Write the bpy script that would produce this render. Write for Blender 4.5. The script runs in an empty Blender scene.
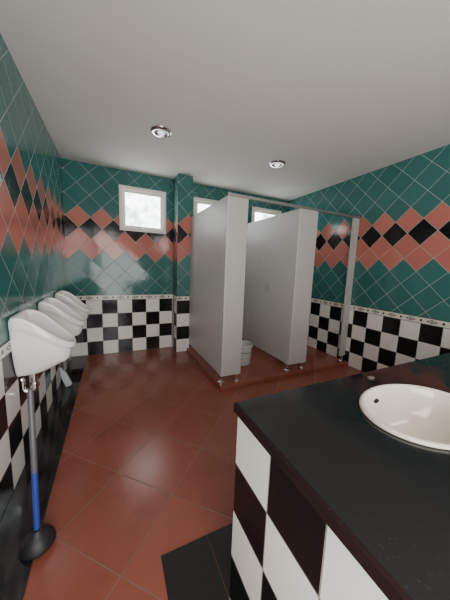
import bpy, bmesh, math, random
from mathutils import Vector, Matrix
PI=math.pi
random.seed(3)
COL=bpy.context.scene.collection
# ------------------------------------------------------------------ room numbers
XL,XR,YB,YF,H=-0.544,3.024,3.79,-0.9,2.6
ZT=0.80            # top of the checker tiling
TW=0.2             # wall tile
HC=1.3259
# ------------------------------------------------------------------ mesh builder
class MB:
    def __init__(s): s.bm=bmesh.new()
    def box(s,x0,x1,y0,y1,z0,z1,bev=0,seg=2):
        t=bmesh.new(); bmesh.ops.create_cube(t,size=1)
        for v in t.verts: v.co=Vector(((x0+x1)/2+v.co.x*(x1-x0),(y0+y1)/2+v.co.y*(y1-y0),(z0+z1)/2+v.co.z*(z1-z0)))
        if bev: bmesh.ops.bevel(t,geom=list(t.edges),offset=bev,segments=seg,profile=.5,affect='EDGES')
        s.add(t); return s
    def add(s,t,mat=None):
        if mat: bmesh.ops.transform(t,matrix=mat,verts=list(t.verts))
        me=bpy.data.meshes.new('tmp'); t.to_mesh(me); t.free(); s.bm.from_mesh(me); bpy.data.meshes.remove(me)
    def lathe(s,prof,c=(0,0,0),sx=1,sy=1,n=40,mat=None,cap0=False,cap1=False):
        t=bmesh.new(); rings=[]
        for r,z in prof:
            if r<1e-6: rings.append([t.verts.new((0,0,z))])
            else: rings.append([t.verts.new((r*sx*math.cos(2*PI*k/n),r*sy*math.sin(2*PI*k/n),z)) for k in range(n)])
        for a,b in zip(rings,rings[1:]):
            for k in range(n):
                k2=(k+1)%n
                if len(a)==1 and len(b)==1: continue
                if len(a)==1: t.faces.new((a[0],b[k2],b[k]))
                elif len(b)==1: t.faces.new((a[k],a[k2],b[0]))
                else: t.faces.new((a[k],a[k2],b[k2],b[k]))
        if cap0 and len(rings[0])>1: t.faces.new(rings[0][::-1])
        if cap1 and len(rings[-1])>1: t.faces.new(rings[-1])
        Mx=Matrix.Translation(c)
        if mat is not None: Mx=Mx@mat
        s.add(t,Mx); return s
    def tube(s,pts,r,n=14,caps=True):
        pts=[Vector(p) for p in pts]; t=bmesh.new(); rings=[]; ref=None
        rr=r if isinstance(r,(list,tuple)) else [r]*len(pts)
        for i,p in enumerate(pts):
            a=pts[max(i-1,0)]; b=pts[min(i+1,len(pts)-1)]; d=(b-a).normalized()
            if ref is None:
                ref=Vector((1,0,0)) if abs(d.x)<.9 else Vector((0,1,0))
            u=(ref-d*ref.dot(d)).normalized(); w=d.cross(u); ref=u
            rings.append([t.verts.new(p+rr[i]*(u*math.cos(2*PI*k/n)+w*math.sin(2*PI*k/n))) for k in range(n)])
        for a,b in zip(rings,rings[1:]):
            for k in range(n): t.faces.new((a[k],a[(k+1)%n],b[(k+1)%n],b[k]))
        if caps: t.faces.new(rings[0][::-1]); t.faces.new(rings[-1])
        s.add(t); return s
    def build(s,name,mat,parent=None,smooth=False,auto=None):
        bmesh.ops.recalc_face_normals(s.bm,faces=list(s.bm.faces))
        me=bpy.data.meshes.new(name); s.bm.to_mesh(me); s.bm.free()
        o=bpy.data.objects.new(name,me); COL.objects.link(o)
        if mat: me.materials.append(mat)
        if smooth:
            for p in me.polygons: p.use_smooth=True
            if auto is not None:
                try: me.set_sharp_from_angle(angle=math.radians(auto))
                except Exception: pass
        if parent: o.parent=parent
        return o
def arc(c,r,a0,a1,plane,n=8):
    out=[]
    for i in range(n+1):
        a=a0+(a1-a0)*i/n; u=r*math.cos(a); v=r*math.sin(a)
        out.append({'xz':(c[0]+u,c[1],c[2]+v),'yz':(c[0],c[1]+u,c[2]+v),'xy':(c[0]+u,c[1]+v,c[2])}[plane])
    return out
def thing(name,label,cat,loc=(0,0,0),group=None):
    o=bpy.data.objects.new(name,None); COL.objects.link(o); o.location=loc; o.empty_display_size=.1
    o['label']=label; o['category']=cat
    if group: o['group']=group
    return o
def struct(o):
    o['kind']='structure'; return o
# ------------------------------------------------------------------ materials
def new_mat(name):
    m=bpy.data.materials.new(name); m.use_nodes=True
    nt=m.node_tree; return m,nt,nt.nodes['Principled BSDF']
class G:
    def __init__(s,nt): s.nt=nt
    def n(s,t,**k):
        x=s.nt.nodes.new(t)
        for a,b in k.items(): setattr(x,a,b)
        return x
    def put(s,sock,v):
        if hasattr(v,'is_output'): s.nt.links.new(v,sock)
        else: sock.default_value=v
    def m(s,op,a,b=None,c=None):
        x=s.n('ShaderNodeMath',operation=op); s.put(x.inputs[0],a)
        if b is not None: s.put(x.inputs[1],b)
        if c is not None: s.put(x.inputs[2],c)
        return x.outputs[0]
    def mix(s,f,a,b):
        x=s.n('ShaderNodeMix',data_type='RGBA'); s.put(x.inputs[0],f)
        for k,v in ((6,a),(7,b)):
            if isinstance(v,tuple): v=(*v,1) if len(v)==3 else v
            s.put(x.inputs[k],v)
        return x.outputs[2]
    def noise(s,scale,detail=3,rough=.5,vec=None):
        x=s.n('ShaderNodeTexNoise'); x.inputs['Scale'].default_value=scale; x.inputs['Detail'].default_value=detail; x.inputs['Roughness'].default_value=rough
        if vec is not None: s.nt.links.new(vec,x.inputs['Vector'])
        return x.outputs['Fac']
    def pos(s):
        g=s.n('ShaderNodeNewGeometry'); sp=s.n('ShaderNodeSeparateXYZ'); s.nt.links.new(g.outputs['Position'],sp.inputs[0])
        return sp.outputs[0],sp.outputs[1],sp.outputs[2],g.outputs['Position']
    def ramp(s,f,a,b):
        x=s.n('ShaderNodeMapRange'); s.put(x.inputs[0],f); x.inputs[1].default_value=a; x.inputs[2].default_value=b; return x.outputs[0]
    def edge(s,f,w):     # 1 within w of a cell border
        d=s.m('MINIMUM',f,s.m('SUBTRACT',1.0,f)); return s.m('LESS_THAN',d,w)
    def white(s,a,b):
        c=s.n('ShaderNodeCombineXYZ'); s.put(c.inputs[0],a); s.put(c.inputs[1],b)
        w=s.n('ShaderNodeTexWhiteNoise',noise_dimensions='3D'); s.nt.links.new(c.outputs[0],w.inputs['Vector']); return w.outputs['Value']
    def bump(s,h,strength,dist,bsdf):
        b=s.n('ShaderNodeBump'); b.inputs['Strength'].default_value=strength; b.inputs['Distance'].default_value=dist
        s.put(b.inputs['Height'],h); s.nt.links.new(b.outputs[0],bsdf.inputs['Normal'])
GREEN=(.034,.140,.128); GREEN2=(.052,.184,.168); RED=(.56,.192,.150); BLACK=(.010,.010,.010); CREAM=(.90,.88,.84); GROUT=(.39,.45,.41)
def checker_nodes(g,u,v,u0,v0,t,flip=0,black=BLACK):
    a=g.m('DIVIDE',g.m('SUBTRACT',u,u0),t); b=g.m('DIVIDE',g.m('SUBTRACT',v,v0),t)
    par=g.m('FLOORED_MODULO',g.m('ADD',g.m('ADD',g.m('FLOOR',a),g.m('FLOOR',b)),float(flip)),2.0)
    gr=g.m('MAXIMUM',g.edge(g.m('FRACT',a),.010),g.edge(g.m('FRACT',b),.010))
    col=g.mix(par,CREAM,black)
    return g.mix(gr,col,(.30,.28,.25)),gr
def wall_mat(name,axis,cu=0.,cflip=0,du=0.,z0=1.78,rough0=.06):
    m,nt,bs=new_mat(name); g=G(nt); x,y,z,P=g.pos()
    u={'x':x,'y':y}[axis]
    ccol,cgr=checker_nodes(g,u,z,cu,0.,TW,cflip)
    s=TW
    uu=g.m('SUBTRACT',u,du); vv=g.m('SUBTRACT',z,z0)
    a=g.m('DIVIDE',g.m('ADD',uu,vv),s*math.sqrt(2)); a=g.m('ADD',a,.5)
    b=g.m('DIVIDE',g.m('SUBTRACT',uu,vv),s*math.sqrt(2)); b=g.m('ADD',b,.5)
    ia=g.m('FLOOR',a); ib=g.m('FLOOR',b); row=g.m('SUBTRACT',ia,ib)
    rnd=g.white(ia,ib)
    big=g.noise(9,4,.6,P)
    green=g.mix(g.m('ADD',g.m('MULTIPLY',rnd,.6),g.m('MULTIPLY',big,.4)),GREEN,GREEN2)
    red=g.mix(rnd,RED,(.47,.152,.118))
    isred=g.m('MULTIPLY',g.m('GREATER_THAN',row,-2.5),g.m('LESS_THAN',row,1.5))
    isblk=g.m('COMPARE',row,0.0,.1)
    col=g.mix(isred,green,red); col=g.mix(isblk,col,BLACK)
    gr=g.m('MAXIMUM',g.edge(g.m('FRACT',a),.012),g.edge(g.m('FRACT',b),.012))
    col=g.mix(gr,col,GROUT)
    low=g.m('LESS_THAN',z,ZT)
    fin=g.mix(low,col,ccol)
    grt=g.m('ADD',g.m('MULTIPLY',low,cgr),g.m('MULTIPLY',g.m('SUBTRACT',1.0,low),gr))
    nt.links.new(fin,bs.inputs['Base Color'])
    rg=g.m('ADD',g.m('MULTIPLY',grt,.5),g.m('ADD',rough0,g.m('MULTIPLY',big,.11)))
    nt.links.new(rg,bs.inputs['Roughness']); bs.inputs['Specular IOR Level'].default_value=.42
    # each tile sits a hair out of plane, so its reflection breaks at the joints
    tilt=g.m('MULTIPLY',g.m('SUBTRACT',rnd,.5),g.m('ADD',g.m('FRACT',a),g.m('MULTIPLY',g.m('FRACT',b),.7)))
    hgt=g.m('ADD',g.m('SUBTRACT',1.0,grt),g.m('ADD',g.m('MULTIPLY',g.noise(7,2,.5,P),.5),g.m('MULTIPLY',tilt,3.0)))
    g.bump(hgt,.5,.004,bs)
    return m
def simple(name,col,rough=.5,metal=0,var=.06,scale=12,bump=0,coat=0,trans=0):
    m,nt,bs=new_mat(name); g=G(nt)
    tc=g.n('ShaderNodeTexCoord'); f=g.noise(scale,4,.55,tc.outputs['Object'])
    a=tuple(c*(1-var) for c in col); b=tuple(min(1,c*(1+var)) for c in col)
    nt.links.new(g.mix(f,a,b),bs.inputs['Base Color'])
    nt.links.new(g.m('ADD',rough-.04,g.m('MULTIPLY',f,.08)),bs.inputs['Roughness'])
    bs.inputs['Metallic'].default_value=metal
    if coat: bs.inputs['Coat Weight'].default_value=coat; bs.inputs['Coat Roughness'].default_value=.06
    if trans: bs.inputs['Transmission Weight'].default_value=trans; bs.inputs['IOR'].default_value=1.15
    if bump: g.bump(f,bump,.003,bs)
    return m
def granite(name):
    m,nt,bs=new_mat(name); g=G(nt); x,y,z,P=g.pos()
    f=g.ramp(g.noise(190,2,.6,P),.58,.78); h=g.noise(5,5,.65,P)
    col=g.mix(f,(.008,.008,.009),(.028,.029,.030)); col=g.mix(g.m('MULTIPLY',h,.35),col,(.022,.023,.023))
    nt.links.new(col,bs.inputs['Base Color'])
    nt.links.new(g.m('ADD',.04,g.m('MULTIPLY',g.ramp(h,.35,.65),.20)),bs.inputs['Roughness'])
    bs.inputs['Specular IOR Level'].default_value=.62
    return m
def floor_mat():
    m,nt,bs=new_mat('terracotta_floor_tile'); g=G(nt); x,y,z,P=g.pos()
    s=.40*math.sqrt(2)
    a=g.m('DIVIDE',g.m('ADD',x,g.m('SUBTRACT',y,1.51)),s); b=g.m('DIVIDE',g.m('SUBTRACT',x,g.m('SUBTRACT',y,1.51)),s)
    rnd=g.white(g.m('FLOOR',a),g.m('FLOOR',b))
    gr=g.m('MAXIMUM',g.edge(g.m('FRACT',a),.006),g.edge(g.m('FRACT',b),.006))
    n1=g.noise(2.4,5,.6,P); n2=g.noise(30,4,.6,P); n3=g.noise(7,5,.65,P)
    damp=g.ramp(g.m('ADD',g.m('MULTIPLY',n1,.55),g.m('MULTIPLY',n3,.45)),.50,.62)
    col=g.mix(rnd,(.252,.070,.045),(.292,.084,.055)); col=g.mix(g.m('MULTIPLY',damp,.36),col,(.150,.045,.032))
    col=g.mix(gr,col,(.215,.118,.092))
    nt.links.new(col,bs.inputs['Base Color'])
    r=g.m('SUBTRACT',.23,g.m('MULTIPLY',damp,.13)); r=g.m('ADD',r,g.m('MULTIPLY',n2,.05)); r=g.m('ADD',r,g.m('MULTIPLY',gr,.3))
    nt.links.new(r,bs.inputs['Roughness']); bs.inputs['Specular IOR Level'].default_value=.6
    tilt=g.m('MULTIPLY',g.m('SUBTRACT',rnd,.5),g.m('FRACT',a))
    g.bump(g.m('ADD',g.m('SUBTRACT',1.0,gr),g.m('ADD',g.m('MULTIPLY',n2,.10),g.m('MULTIPLY',tilt,1.5))),.3,.003,bs)
    return m
def trim_mat(name,axis):
    m,nt,bs=new_mat(name); g=G(nt); x,y,z,P=g.pos(); u={'x':x,'y':y}[axis]
    f=g.m('SUBTRACT',g.m('FRACT',g.m('DIVIDE',u,.2)),.5); f=g.m('MULTIPLY',f,.2)
    v=g.m('SUBTRACT',z,ZT+.035)
    d=g.m('ADD',g.m('DIVIDE',g.m('ABSOLUTE',f),.055),g.m('DIVIDE',g.m('ABSOLUTE',v),.022))
    ringm=g.m('MULTIPLY',g.m('GREATER_THAN',d,.62),g.m('LESS_THAN',d,1.0)); core=g.m('LESS_THAN',d,.34)
    f2=g.m('MULTIPLY',g.m('SUBTRACT',g.m('FRACT',g.m('ADD',g.m('DIVIDE',u,.2),.5)),.5),.2)
    d2=g.m('SQRT',g.m('ADD',g.m('POWER',f2,2.0),g.m('POWER',v,2.0))); dot=g.m('LESS_THAN',d2,.013)
    ln=g.m('GREATER_THAN',g.m('ABSOLUTE',v),.031)
    mk=g.m('MAXIMUM',g.m('MAXIMUM',ringm,core),g.m('MAXIMUM',dot,ln))
    nt.links.new(g.mix(mk,(.80,.77,.70),(.06,.05,.045)),bs.inputs['Base Color']); bs.inputs['Roughness'].default_value=.22
    return m
M={}
M['wall_left']=wall_mat('tile_left','y',0.0,0,.0)
M['wall_back']=wall_mat('tile_back','x',XL,0,-.25)
M['wall_right']=wall_mat('tile_right','y',0.0,0,.1)
M['trim_x']=trim_mat('border_tile_x','x'); M['trim_y']=trim_mat('border_tile_y','y')
M['floor']=floor_mat(); M['granite']=granite('black_granite')
M['ceiling']=simple('ceiling_paint',(.72,.70,.67),.85,var=.03,scale=3)
M['laminate']=simple('grey_laminate',(.60,.59,.57),.40,var=.08,scale=3)
M['laminate_shaded']=simple('laminate_shaded',(.50,.485,.465),.42,var=.08,scale=3)  # darker copy for pilaster fronts, their shade put into the colour
M['plate_grey']=simple('plate_grey',(.44,.43,.41),.45,var=.05)
M['post_grey']=simple('grey_post_paint',(.47,.46,.44),.45,var=.05,scale=4)
M['ceramic']=simple('white_ceramic',(.92,.91,.89),.10,var=.02,coat=.5)
M['cream_ceramic']=simple('cream_ceramic',(.84,.785,.68),.12,var=.02,coat=.5)
M['chrome']=simple('chrome',(.72,.72,.73),.12,1,var=.03)
M['alu']=simple('aluminium',(.34,.33,.32),.42,.75,var=.05)
M['white_paint']=simple('white_frame_paint',(.84,.82,.76),.35,var=.03)
M['dark']=simple('dark_rubber',(.014,.014,.016),.5,var=.2)
M['blue']=simple('blue_plastic',(.02,.05,.30),.35,var=.1)
M['greyp']=simple('grey_plastic',(.10,.10,.11),.4,var=.1)
M['whitep']=simple('white_plastic',(.56,.56,.55),.45,var=.12)
M['clearp']=simple('clear_plastic',(.84,.92,.95),.08,var=.03,trans=.5)
M['scrap']=simple('scrap_paper',(.14,.12,.10),.8,var=.15,scale=40)
M['hole']=simple('dark_hole',(.01,.01,.01),.8)
def pane_mat():
    m,nt,bs=new_mat('frosted_daylight_glass'); g=G(nt); x,y,z,P=g.pos()
    n=g.ramp(g.noise(5.0,3,.6,P),.36,.60)
    em=g.mix(n,(.20,.25,.24),(.95,.98,1.0))
    bs.inputs['Base Color'].default_value=(.7,.75,.8,1); bs.inputs['Roughness'].default_value=.3
    nt.links.new(em,bs.inputs['Emission Color']); bs.inputs['Emission Strength'].default_value=9.0
    return m
M['pane']=pane_mat()
def bulb_mat():
    m,nt,bs=new_mat('lamp_glass'); bs.inputs['Base Color'].default_value=(.9,.9,.88,1); bs.inputs['Emission Color'].default_value=(1,.96,.9,1); bs.inputs['Emission Strength'].default_value=1.2; return m
M['bulb']=bulb_mat()
# ------------------------------------------------------------------ shell
struct(MB().box(XL-.1,XR+.1,YF-.1,YB+.2,-.1,0).build('floor',M['floor']))
struct(MB().box(XL-.1,XR+.1,YF-.1,YB+.2,H,H+.1).build('ceiling',M['ceiling']))
struct(MB().box(XL-.1,XL,YF,YB,0,H).build('wall_left',M['wall_left']))
struct(MB().box(XR,XR+.1,YF,YB,0,H).build('wall_right',M['wall_right']))
struct(MB().box(XL-.1,XR+.1,YF-.1,YF,0,H).build('wall_front',M['ceiling']))
WZ0,WZ1=1.79,2.40
WINS=[(.108,.754),(1.18,1.82),(2.25,2.89)]
b=MB(); b.box(XL-.1,XR+.1,YB,YB+.15,0,WZ0); b.box(XL-.1,XR+.1,YB,YB+.15,WZ1,H)
xs=[XL-.1]+[v for w in WINS for v in w]+[XR+.1]
for i in range(0,len(xs),2): b.box(xs[i],xs[i+1],YB,YB+.15,WZ0,WZ1)
struct(b.build('wall_back',M['wall_back']))
PX0,PX1,PY=.865,1.085,3.52
pm=wall_mat('tile_pillar_front','x',PX0,0,-.25,rough0=.16); ps=wall_mat('tile_pillar_side','y',PY,1,.0,rough0=.45)
pil=MB().box(PX0,PX1,PY,YB,0,H).build('wall_pillar',pm); pil.data.materials.append(ps); struct(pil)
for p in pil.data.polygons:
    if abs(p.normal.x)>.5: p.material_index=1
k=1
for bx,mt in (((XL,XL+.006,YF,YB,ZT,ZT+.07),'trim_y'),((XL,PX0,YB-.006,YB,ZT,ZT+.07),'trim_x'),((PX1,XR,YB-.006,YB,ZT,ZT+.07),'trim_x'),
              ((XR-.006,XR,YF,YB,ZT,ZT+.07),'trim_y'),((PX0-.006,PX1,PY-.006,PY,ZT,ZT+.07),'trim_x'),((PX0-.006,PX0,PY,YB,ZT,ZT+.07),'trim_y')):
    struct(MB().box(*bx).build('trim_%d'%k,M[mt])); k+=1
# black granite floor borders: along the left wall, and round the counter
struct(MB().box(XL,-.35,YF,YB,0,.012,.002).build('trim_%d'%k,M['granite'])); k+=1
CX,CY,CB=.3955,.695,-.02
gb=MB()
for i in range(5):
    y1=.945-i*.287; gb.box(.17,CX-.002,y1-.284,y1,0,.004)
for i in range(9):
    x0=CX+i*.292; gb.box(x0+.001,min(x0+.29,XR),CY+.001,.945,0,.004)
struct(gb.build('trim_%d'%k,M['granite'])); k+=1
# windows
for i,(x0,x1) in enumerate(WINS):
    e=bpy.data.objects.new('window_%d'%(i+1),None); COL.objects.link(e); struct(e); e.location=((x0+x1)/2,YB+.05,WZ0)
    hw=(x1-x0)/2; hh=WZ1-WZ0; f=.045
    fr=MB(); fr.box(-hw,hw,-.06,.06,0,f,.004); fr.box(-hw,hw,-.06,.06,hh-f,hh,.004); fr.box(-hw,-hw+f,-.06,.06,f,hh-f,.004); fr.box(hw-f,hw,-.06,.06,f,hh-f,.004)
    fr.build('window_frame',M['white_paint'],e)
    s0=f; s1=f+.036; sa=MB()
    sa.box(-hw+s0,hw-s0,-.03,.03,s0,s1,.004); sa.box(-hw+s0,hw-s0,-.03,.03,hh-s1,hh-s0,.004); sa.box(-hw+s0,-hw+s1,-.03,.03,s1,hh-s1,.004); sa.box(hw-s1,hw-s0,-.03,.03,s1,hh-s1,.004)
    sa.build('window_sash',M['white_paint'],e)
    MB().box(-hw+s1,hw-s1,-.004,.004,s1,hh-s1).build('window_pane',M['pane'],e)
    lt=MB(); lt.box(-.03,.03,-.045,-.03,s0+.006,s0+.022,.003); lt.tube([(0,-.045,s0+.016),(0,-.065,s0+.02),(.035,-.07,s0+.03)],.006); lt.build('window_latch',M['chrome'],e,True,40)
# ------------------------------------------------------------------ toilet cubicles: raised step and partitions
P1,P2,YP,PT,PB,ST=1.058,1.991,2.263,2.034,.13,.05
struct(MB().box(P1-.03,XR,YP-.06,YB,0,ST,.006).build('floor_step',M['floor']))
def foot(x,y,par):
    b=MB(); b.lathe([(.034,ST),(.034,ST+.006),(.027,ST+.012),(.015,ST+.016),(.015,PB-.012),(.024,PB-.010),(.024,PB)],(x,y,0),n=24,cap0=True,cap1=True)
    b.build('foot',M['chrome'],par,True,35)
def partition(x,yback,wp,label):
    t=thing('toilet_partition',label,'partition',(x,YP,0),'partitions between the toilet cubicles')
    MB().box(0,.018,.0,yback-YP,PB,PT,.002).build('side_panel',M['laminate'],t)
    MB().box(.018,wp,.0,.018,PB,PT,.002).build('front_pilaster',M['laminate_shaded'],t)
    foot(.012,.04,t); foot(wp-.05,.01,t)
    for z in (.35,1.1,1.85):
        b=MB(); b.box(.018,.045,.018,.022,z-.03,z+.03,.002); b.box(.018,.022,.018,.05,z-.03,z+.03,.002); b.build('bracket',M['chrome'],t)
    return t
t1=partition(P1,PY-.008,.240,'tall pale grey laminate partition nearest the urinals, reaching back to the tiled pillar')
t2=partition(P2,YB-.008,.285,'tall pale grey laminate partition between the two cubicles, with a faint round plate on its side')
rm=Matrix.Rotation(-PI/2,4,'Y')
r=thing('round_plate','faint round grey plate fixed on the inner cubicle partition','plate',(P2,2.82,1.06))
MB().lathe([(.058,0),(.058,.005),(.053,.007),(.048,.005),(.0,.005)],(0,0,0),n=40,mat=rm,cap0=True).build('disc',M['plate_grey'],r,True,35)
b=MB(); b.box(-.009,-.004,-.012,.012,-.03,.03,.002); b.build('turn_piece',M['laminate'],r)
t=thing('end_post','flat grey upright post where the cubicle front meets the right tiled wall','post',(XR,YP,0))
MB().box(-.115,-.002,0,.022,PB,PT,.002).build('panel',M['post_grey'],t)
MB().box(-.03,-.002,.022,.045,PB,PT,.002).build('wall_channel',M['alu'],t)
foot(-.06,.012,t)
t=thing('head_rail','thin dark grey aluminium rail running along the top of the cubicle fronts','rail',(P1,YP,PT))
MB().box(0,XR-P1-.002,-.004,.026,0,.03,.003).build('rail',M['alu'],t)
for x in (.0,P2-P1,XR-P1-.034): MB().box(x,x+.03,-.008,.03,-.004,.034,.002).build('clamp',M['alu'],t)
# ------------------------------------------------------------------ bin inside first cubicle
t=thing('waste_bin','small pale plastic bin with a rim and wire handle in the first cubicle','bin',(1.56,2.70,ST))
MB().lathe([(0,0),(.108,0),(.112,.006),(.127,.245),(.138,.248),(.140,.252),(.140,.272),(.134,.276),(.126,.27),(.108,.012),(0,.01)],n=40).build('bucket',M['whitep'],t,True,35)
b=MB(); b.tube([(.141*math.cos(a),-.141*math.sin(a),.25-.07*math.sin(a)) for a in [PI*i/14 for i in range(15)]],.004,8); b.build('handle',M['greyp'],t,True)
# ------------------------------------------------------------------ urinals
def urinal_shell():
    W,D=.148,.310; ZL,ZTOP=.172,.368
    def loop(sc,inset_back=0.0,p=.80):
        pts=[]
        for i in range(29):
            a=-PI/2+PI*i/28; c=max(math.cos(a),0); s=math.sin(a)
            pts.append((D*(c**p),W*math.copysign(abs(s)**.80,s)))
        for i in range(1,8):
            pts.append((0,W-2*W*i/8))
        cx=D*.42
        return [(max(cx+(x-cx)*sc,inset_back),y*sc) for x,y in pts]
    def zr(x):
        t=min(max((x-.06)/(D-.06),0),1)
        return ZTOP+(ZL-ZTOP)*(.65*t+.35*(1-math.cos(PI*t))/2)
    base=loop(1)
    rings=[]
    for s in (0,.02,.06,.13,.24,.40,.58,.74,.83,.87,.92,1.0):
        th=min(s/.72,1)*PI/2
        f=.36+.565*math.sin(th)**.8 if s>0 else .28
        if s>.85: f+=.075       # thick rolled lip under the rim
        rings.append([(x*f,y*(f*.85+.15),s*zr(x)) for x,y in base])
    inner=[]
    for sc,dz in ((.985,.014),(.945,.018),(.905,.008),(.88,-.03)):
        inner.append([(x,y,zr(bx)+dz) for (x,y),(bx,by) in zip(loop(sc,.012 if sc>.94 else .022),base)])
    for sc,fr in ((.855,.50),(.78,.24),(.60,.11),(.2,.075)):
        inner.append([(x,y,.035+(zr(bx)-.035)*fr) for (x,y),(bx,by) in zip(loop(sc,.025),base)])
    return rings+inner
def make_urinal(loc,label):
    t=thing('urinal',label,'urinal',loc,'urinals along the left wall')
    rings=urinal_shell(); bm=bmesh.new()
    R=[[bm.verts.new(p) for p in r] for r in rings]; n=len(R[0])
    for a,c in zip(R,R[1:]):
        for k in range(n): bm.faces.new((a[k],a[(k+1)%n],c[(k+1)%n],c[k]))
    bm.faces.new(R[0][::-1]); bm.faces.new(R[-1])
    mb=MB(); mb.bm.free(); mb.bm=bm
    o=mb.build('bowl',M['ceramic'],t,True)
    sd=o.modifiers.new('Subdivision','SUBSURF'); sd.levels=2; sd.render_levels=2
    MB().lathe([(.03,0),(.03,.004),(.022,.006),(0,.005)],(.125,0,.070),n=24,cap0=True).build('drain_grate',M['chrome'],t,True,40)
    b=MB(); b.tube([(.07,0,.01),(.07,0,-.10)]+arc((.04,0,-.10),.03,0,-PI,'xz',10)+[(.01,0,-.06)]+[(.008,0,-.045),(.002,0,-.04)],.016,16)
    b.lathe([(.024,-.03),(.024,.0)],(.07,0,0),n=20,cap0=True,cap1=True); b.lathe([(.024,-.10),(.024,-.075)],(.07,0,0),n=20,cap0=True,cap1=True)
    b.build('trap_pipe',M['chrome'],t,True,40)
    return t
UL=['nearest and largest-looking white wall-hung urinal on the left checkered wall','white wall-hung urinal in the middle of the row of three','farthest white wall-hung urinal, next to the back wall']
u0=make_urinal((XL+.001,1.84,.615),UL[0])
for i,y in enumerate((2.45,3.06)):
    c=u0.copy(); COL.objects.link(c); c.location=(XL+.001,y,.615); c['label']=UL[i+1]
    for ch in list(u0.children):
        d=ch.copy(); COL.objects.link(d); d.parent=c
# ------------------------------------------------------------------ plunger and bottle
t=thing('plunger','toilet plunger with blue handle and dark rubber cup standing before the nearest urinal','plunger',(-.345,1.215,.012))
MB().lathe([(.066,0),(.070,.006),(.068,.02),(.056,.045),(.040,.062),(.024,.072),(.020,.085),(.0,.087)],n=36,cap0=True).build('cup',M['dark'],t,True,50)
MB().tube([(0,0,.075),(-.005,.045,.34)],.0125,16).build('handle',M['blue'],t,True,40)
MB().tube([(-.005,.045,.34),(-.015,.11,.70),(-.015,.112,.715)],[.0125,.0125,.008],16).build('grip',M['greyp'],t,True,40)
t=thing('water_bottle','small clear plastic bottle leaning by the wall on the black ledge below the urinals','bottle',(-.445,2.86,.024))
t.rotation_euler=(0,math.radians(-20),0)
MB().lathe([(0,0),(.028,0),(.032,.006),(.032,.05),(.030,.055),(.032,.06),(.032,.13),(.027,.155),(.012,.18),(.012,.195),(0,.195)],n=28).build('bottle_body',M['clearp'],t,True,35)
MB().lathe([(.015,.188),(.015,.21),(.012,.213),(0,.213)],n=20,cap0=True).build('cap',M['whitep'],t,True,35)
# ------------------------------------------------------------------ downlights
for i,(x,y,lab) in enumerate(((.506,2.56,'round chrome ceiling downlight nearer the urinals'),(1.90,2.58,'round chrome ceiling downlight above the cubicle fronts'))):
    t=thing('downlight',lab,'ceiling light',(x-.045,y,H),'recessed ceiling downlights')
    MB().lathe([(.062,-.004),(.066,-.014),(.08,-.016),(.095,-.010),(.10,0)],n=48).build('bezel',M['chrome'],t,True,50)
    MB().lathe([(.0,-.0015),(.04,-.002),(.063,-.006)],n=48).build('reflector',M['alu'],t,True)
    b=MB(); b.lathe([(.0,-.03),(.02,-.028),(.03,-.02),(.032,-.008),(.028,-.002)],n=32); b.build('bulb',M['bulb'],t,True)
# ------------------------------------------------------------------ vanity counter, worktop, basin
t=thing('vanity_base','black and white checker tiled base under the granite worktop','counter',(CX,CY,0))
BH=.812
def cnt_mat(name,axis,u0,flip):
    m,nt,bs=new_mat(name); g=G(nt); x,y,z,P=g.pos(); u={'x':x,'y':y}[axis]
    c,gr=checker_nodes(g,u,z,u0,BH-.8,TW,flip,(.008,.009,.010)); nt.links.new(c,bs.inputs['Base Color'])
    nt.links.new(g.m('ADD',.28,g.m('MULTIPLY',gr,.5)),bs.inputs['Roughness']); bs.inputs['Specular IOR Level'].default_value=.22
    g.bump(g.m('SUBTRACT',1.0,gr),.4,.004,bs); return m
MB().box(0,.08,CB-CY,0,0,BH,.002).build('end_panel',cnt_mat('counter_tile_end','y',CY,0),t)
MB().box(.08,XR-CX-.012,-.08,0,0,BH,.002).build('front_panel',cnt_mat('counter_tile_front','x',CX,1),t)
SX,SY,SA,SB=.975,.405,.235,.172
def slab():
    x0,x1,y0,y1,z0,z1=CX-.012,XR-.008,CB,CY+.012,BH,.85
    bm=bmesh.new(); n=96; inn=[];outt=[]
    angs=[2*PI*i/n for i in range(n)]+[math.atan2(y-SY,x-SX)%(2*PI) for x in (x0,x1) for y in (y0,y1)]
    angs=sorted(angs)
    for a in angs:
        dx,dy=math.cos(a),math.sin(a)
        tt=min([v for v in (((x1-SX)/dx if dx>1e-9 else 9e9),((x0-SX)/dx if dx<-1e-9 else 9e9),((y1-SY)/dy if dy>1e-9 else 9e9),((y0-SY)/dy if dy<-1e-9 else 9e9))])
        rr=1/math.sqrt((dx/(SA*.93))**2+(dy/(SB*.93))**2)
        inn.append((SX+dx*rr,SY+dy*rr)); outt.append((SX+dx*tt,SY+dy*tt))
    def ring(pts,z): return [bm.verts.new((x,y,z)) for x,y in pts]
    e=.007
    def ins(pts): return [(min(max(x,x0+e),x1-e),min(max(y,y0+e),y1-e)) for x,y in pts]
    A=[ring(inn,z0),ring(inn,z1),ring(ins(outt),z1),ring(outt,z1-e),ring(outt,z0+.002),ring(ins(outt),z0)]
    m=len(angs)
    for i in range(6):
        a,b2=A[i],A[(i+1)%6]
        for k in range(m): bm.faces.new((a[k],a[(k+1)%m],b2[(k+1)%m],b2[k]))
    mb=MB(); mb.bm.free(); mb.bm=bm; return mb
o=slab().build('granite_worktop',M['granite'])
o['label']='polished black granite worktop with an oval cut-out for the basin'; o['category']='worktop'
t=thing('wash_basin','oval cream-white ceramic drop-in basin set in the black granite worktop','sink',(SX,SY,.85))
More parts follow.
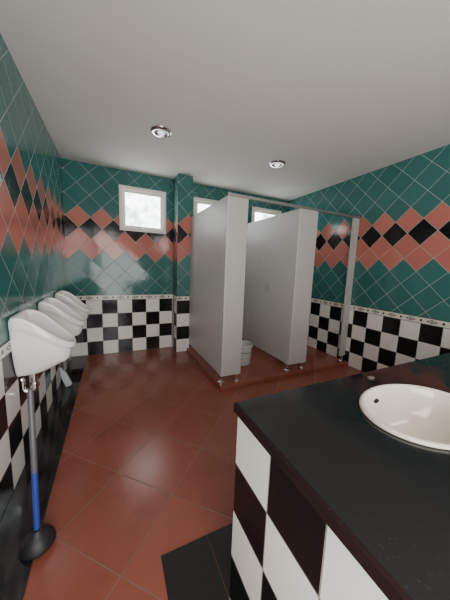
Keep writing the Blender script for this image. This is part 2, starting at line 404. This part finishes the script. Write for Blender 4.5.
prof=[(.92,.0005),(1.0,.001),(1.01,.004),(1.0,.010),(.97,.013),(.935,.012),(.91,.004),(.885,-.03),(.83,-.08),(.70,-.125),(.48,-.152),(.2,-.163),(.12,-.165)]
MB().lathe([(r,z) for r,z in prof]+[(.12,-.178),(.2,-.176),(.5,-.166),(.72,-.138),(.86,-.085),(.91,-.03),(.92,.0005)],(0,0,0),SA,SB,n=72).build('bowl',M['cream_ceramic'],t,True,60)
MB().lathe([(0,-.160),(.018,-.159),(.026,-.158),(.029,-.163),(.027,-.172)],n=28).build('drain',M['chrome'],t,True,50)
mt=Matrix.Rotation(math.radians(78),4,'X')
MB().lathe([(0,.004),(.010,.003),(.012,-.004)],(-.02,SB*.872,-.038),1.6,.8,n=20,mat=mt).build('overflow_hole',M['hole'],t,True)
# small litter near the far edge of the worktop
def scrap(loc,sx,sy,sz,label):
    bm=bmesh.new(); bmesh.ops.create_icosphere(bm,subdivisions=3,radius=1)
    for v in bm.verts:
        k2=1+.28*math.sin(5*v.co.x+3*v.co.y)*math.cos(4*v.co.z-2*v.co.x)+random.uniform(-.07,.07)
        v.co=Vector((v.co.x*sx*k2,v.co.y*sy*k2,max(v.co.z*sz*k2,-sz*.8)))
    zm=min(v.co.z for v in bm.verts)
    for v in bm.verts: v.co.z-=zm
    mb=MB(); mb.bm.free(); mb.bm=bm; o=mb.build('paper_scrap',M['scrap'],None,True,30); o.location=loc
    o['label']=label; o['category']='litter'; return o
scrap((1.05,.645,.85),.018,.011,.006,'small dark crumpled scrap near the far edge of the black worktop')
# ------------------------------------------------------------------ light
w=bpy.data.worlds.new('world'); bpy.context.scene.world=w; w.use_nodes=True
w.node_tree.nodes['Background'].inputs[0].default_value=(.7,.8,1,1); w.node_tree.nodes['Background'].inputs[1].default_value=.6
def area(name,loc,target,sx,sy,e,col=(1,1,1)):
    l=bpy.data.lights.new(name,'AREA'); l.shape='RECTANGLE'; l.size=sx; l.size_y=sy; l.energy=e; l.color=col
    o=bpy.data.objects.new(name,l); COL.objects.link(o); o.location=loc
    o.rotation_euler=(Vector(target)-Vector(loc)).to_track_quat('-Z','Y').to_euler(); return o
area('doorway_light',(.25,YF+.16,1.25),(1.0,3,2.0),1.4,2.1,76,(1,.985,.96))
area('right_fill_light',(2.0,YF+.10,2.0),(2.2,2.5,2.2),1.4,.5,16,(1,.98,.95))  # unseen fill added to brighten the right wall and counter, no real fitting
# ------------------------------------------------------------------ camera
yaw,pitch,roll=.4413,.1359,.0370
fw=Vector((math.sin(yaw)*math.cos(pitch),math.cos(yaw)*math.cos(pitch),-math.sin(pitch)))
r0=Vector((math.cos(yaw),-math.sin(yaw),0)); u0_=r0.cross(fw)
r=math.cos(roll)*r0+math.sin(roll)*u0_; u=-math.sin(roll)*r0+math.cos(roll)*u0_
cam=bpy.data.cameras.new('camera'); co=bpy.data.objects.new('camera',cam); COL.objects.link(co)
co.matrix_world=Matrix(((r.x,u.x,-fw.x,0),(r.y,u.y,-fw.y,0),(r.z,u.z,-fw.z,HC),(0,0,0,1)))
cam.sensor_fit='AUTO'; cam.sensor_width=36; cam.lens=239.56/600*36; cam.clip_start=.01
bpy.context.scene.camera=co
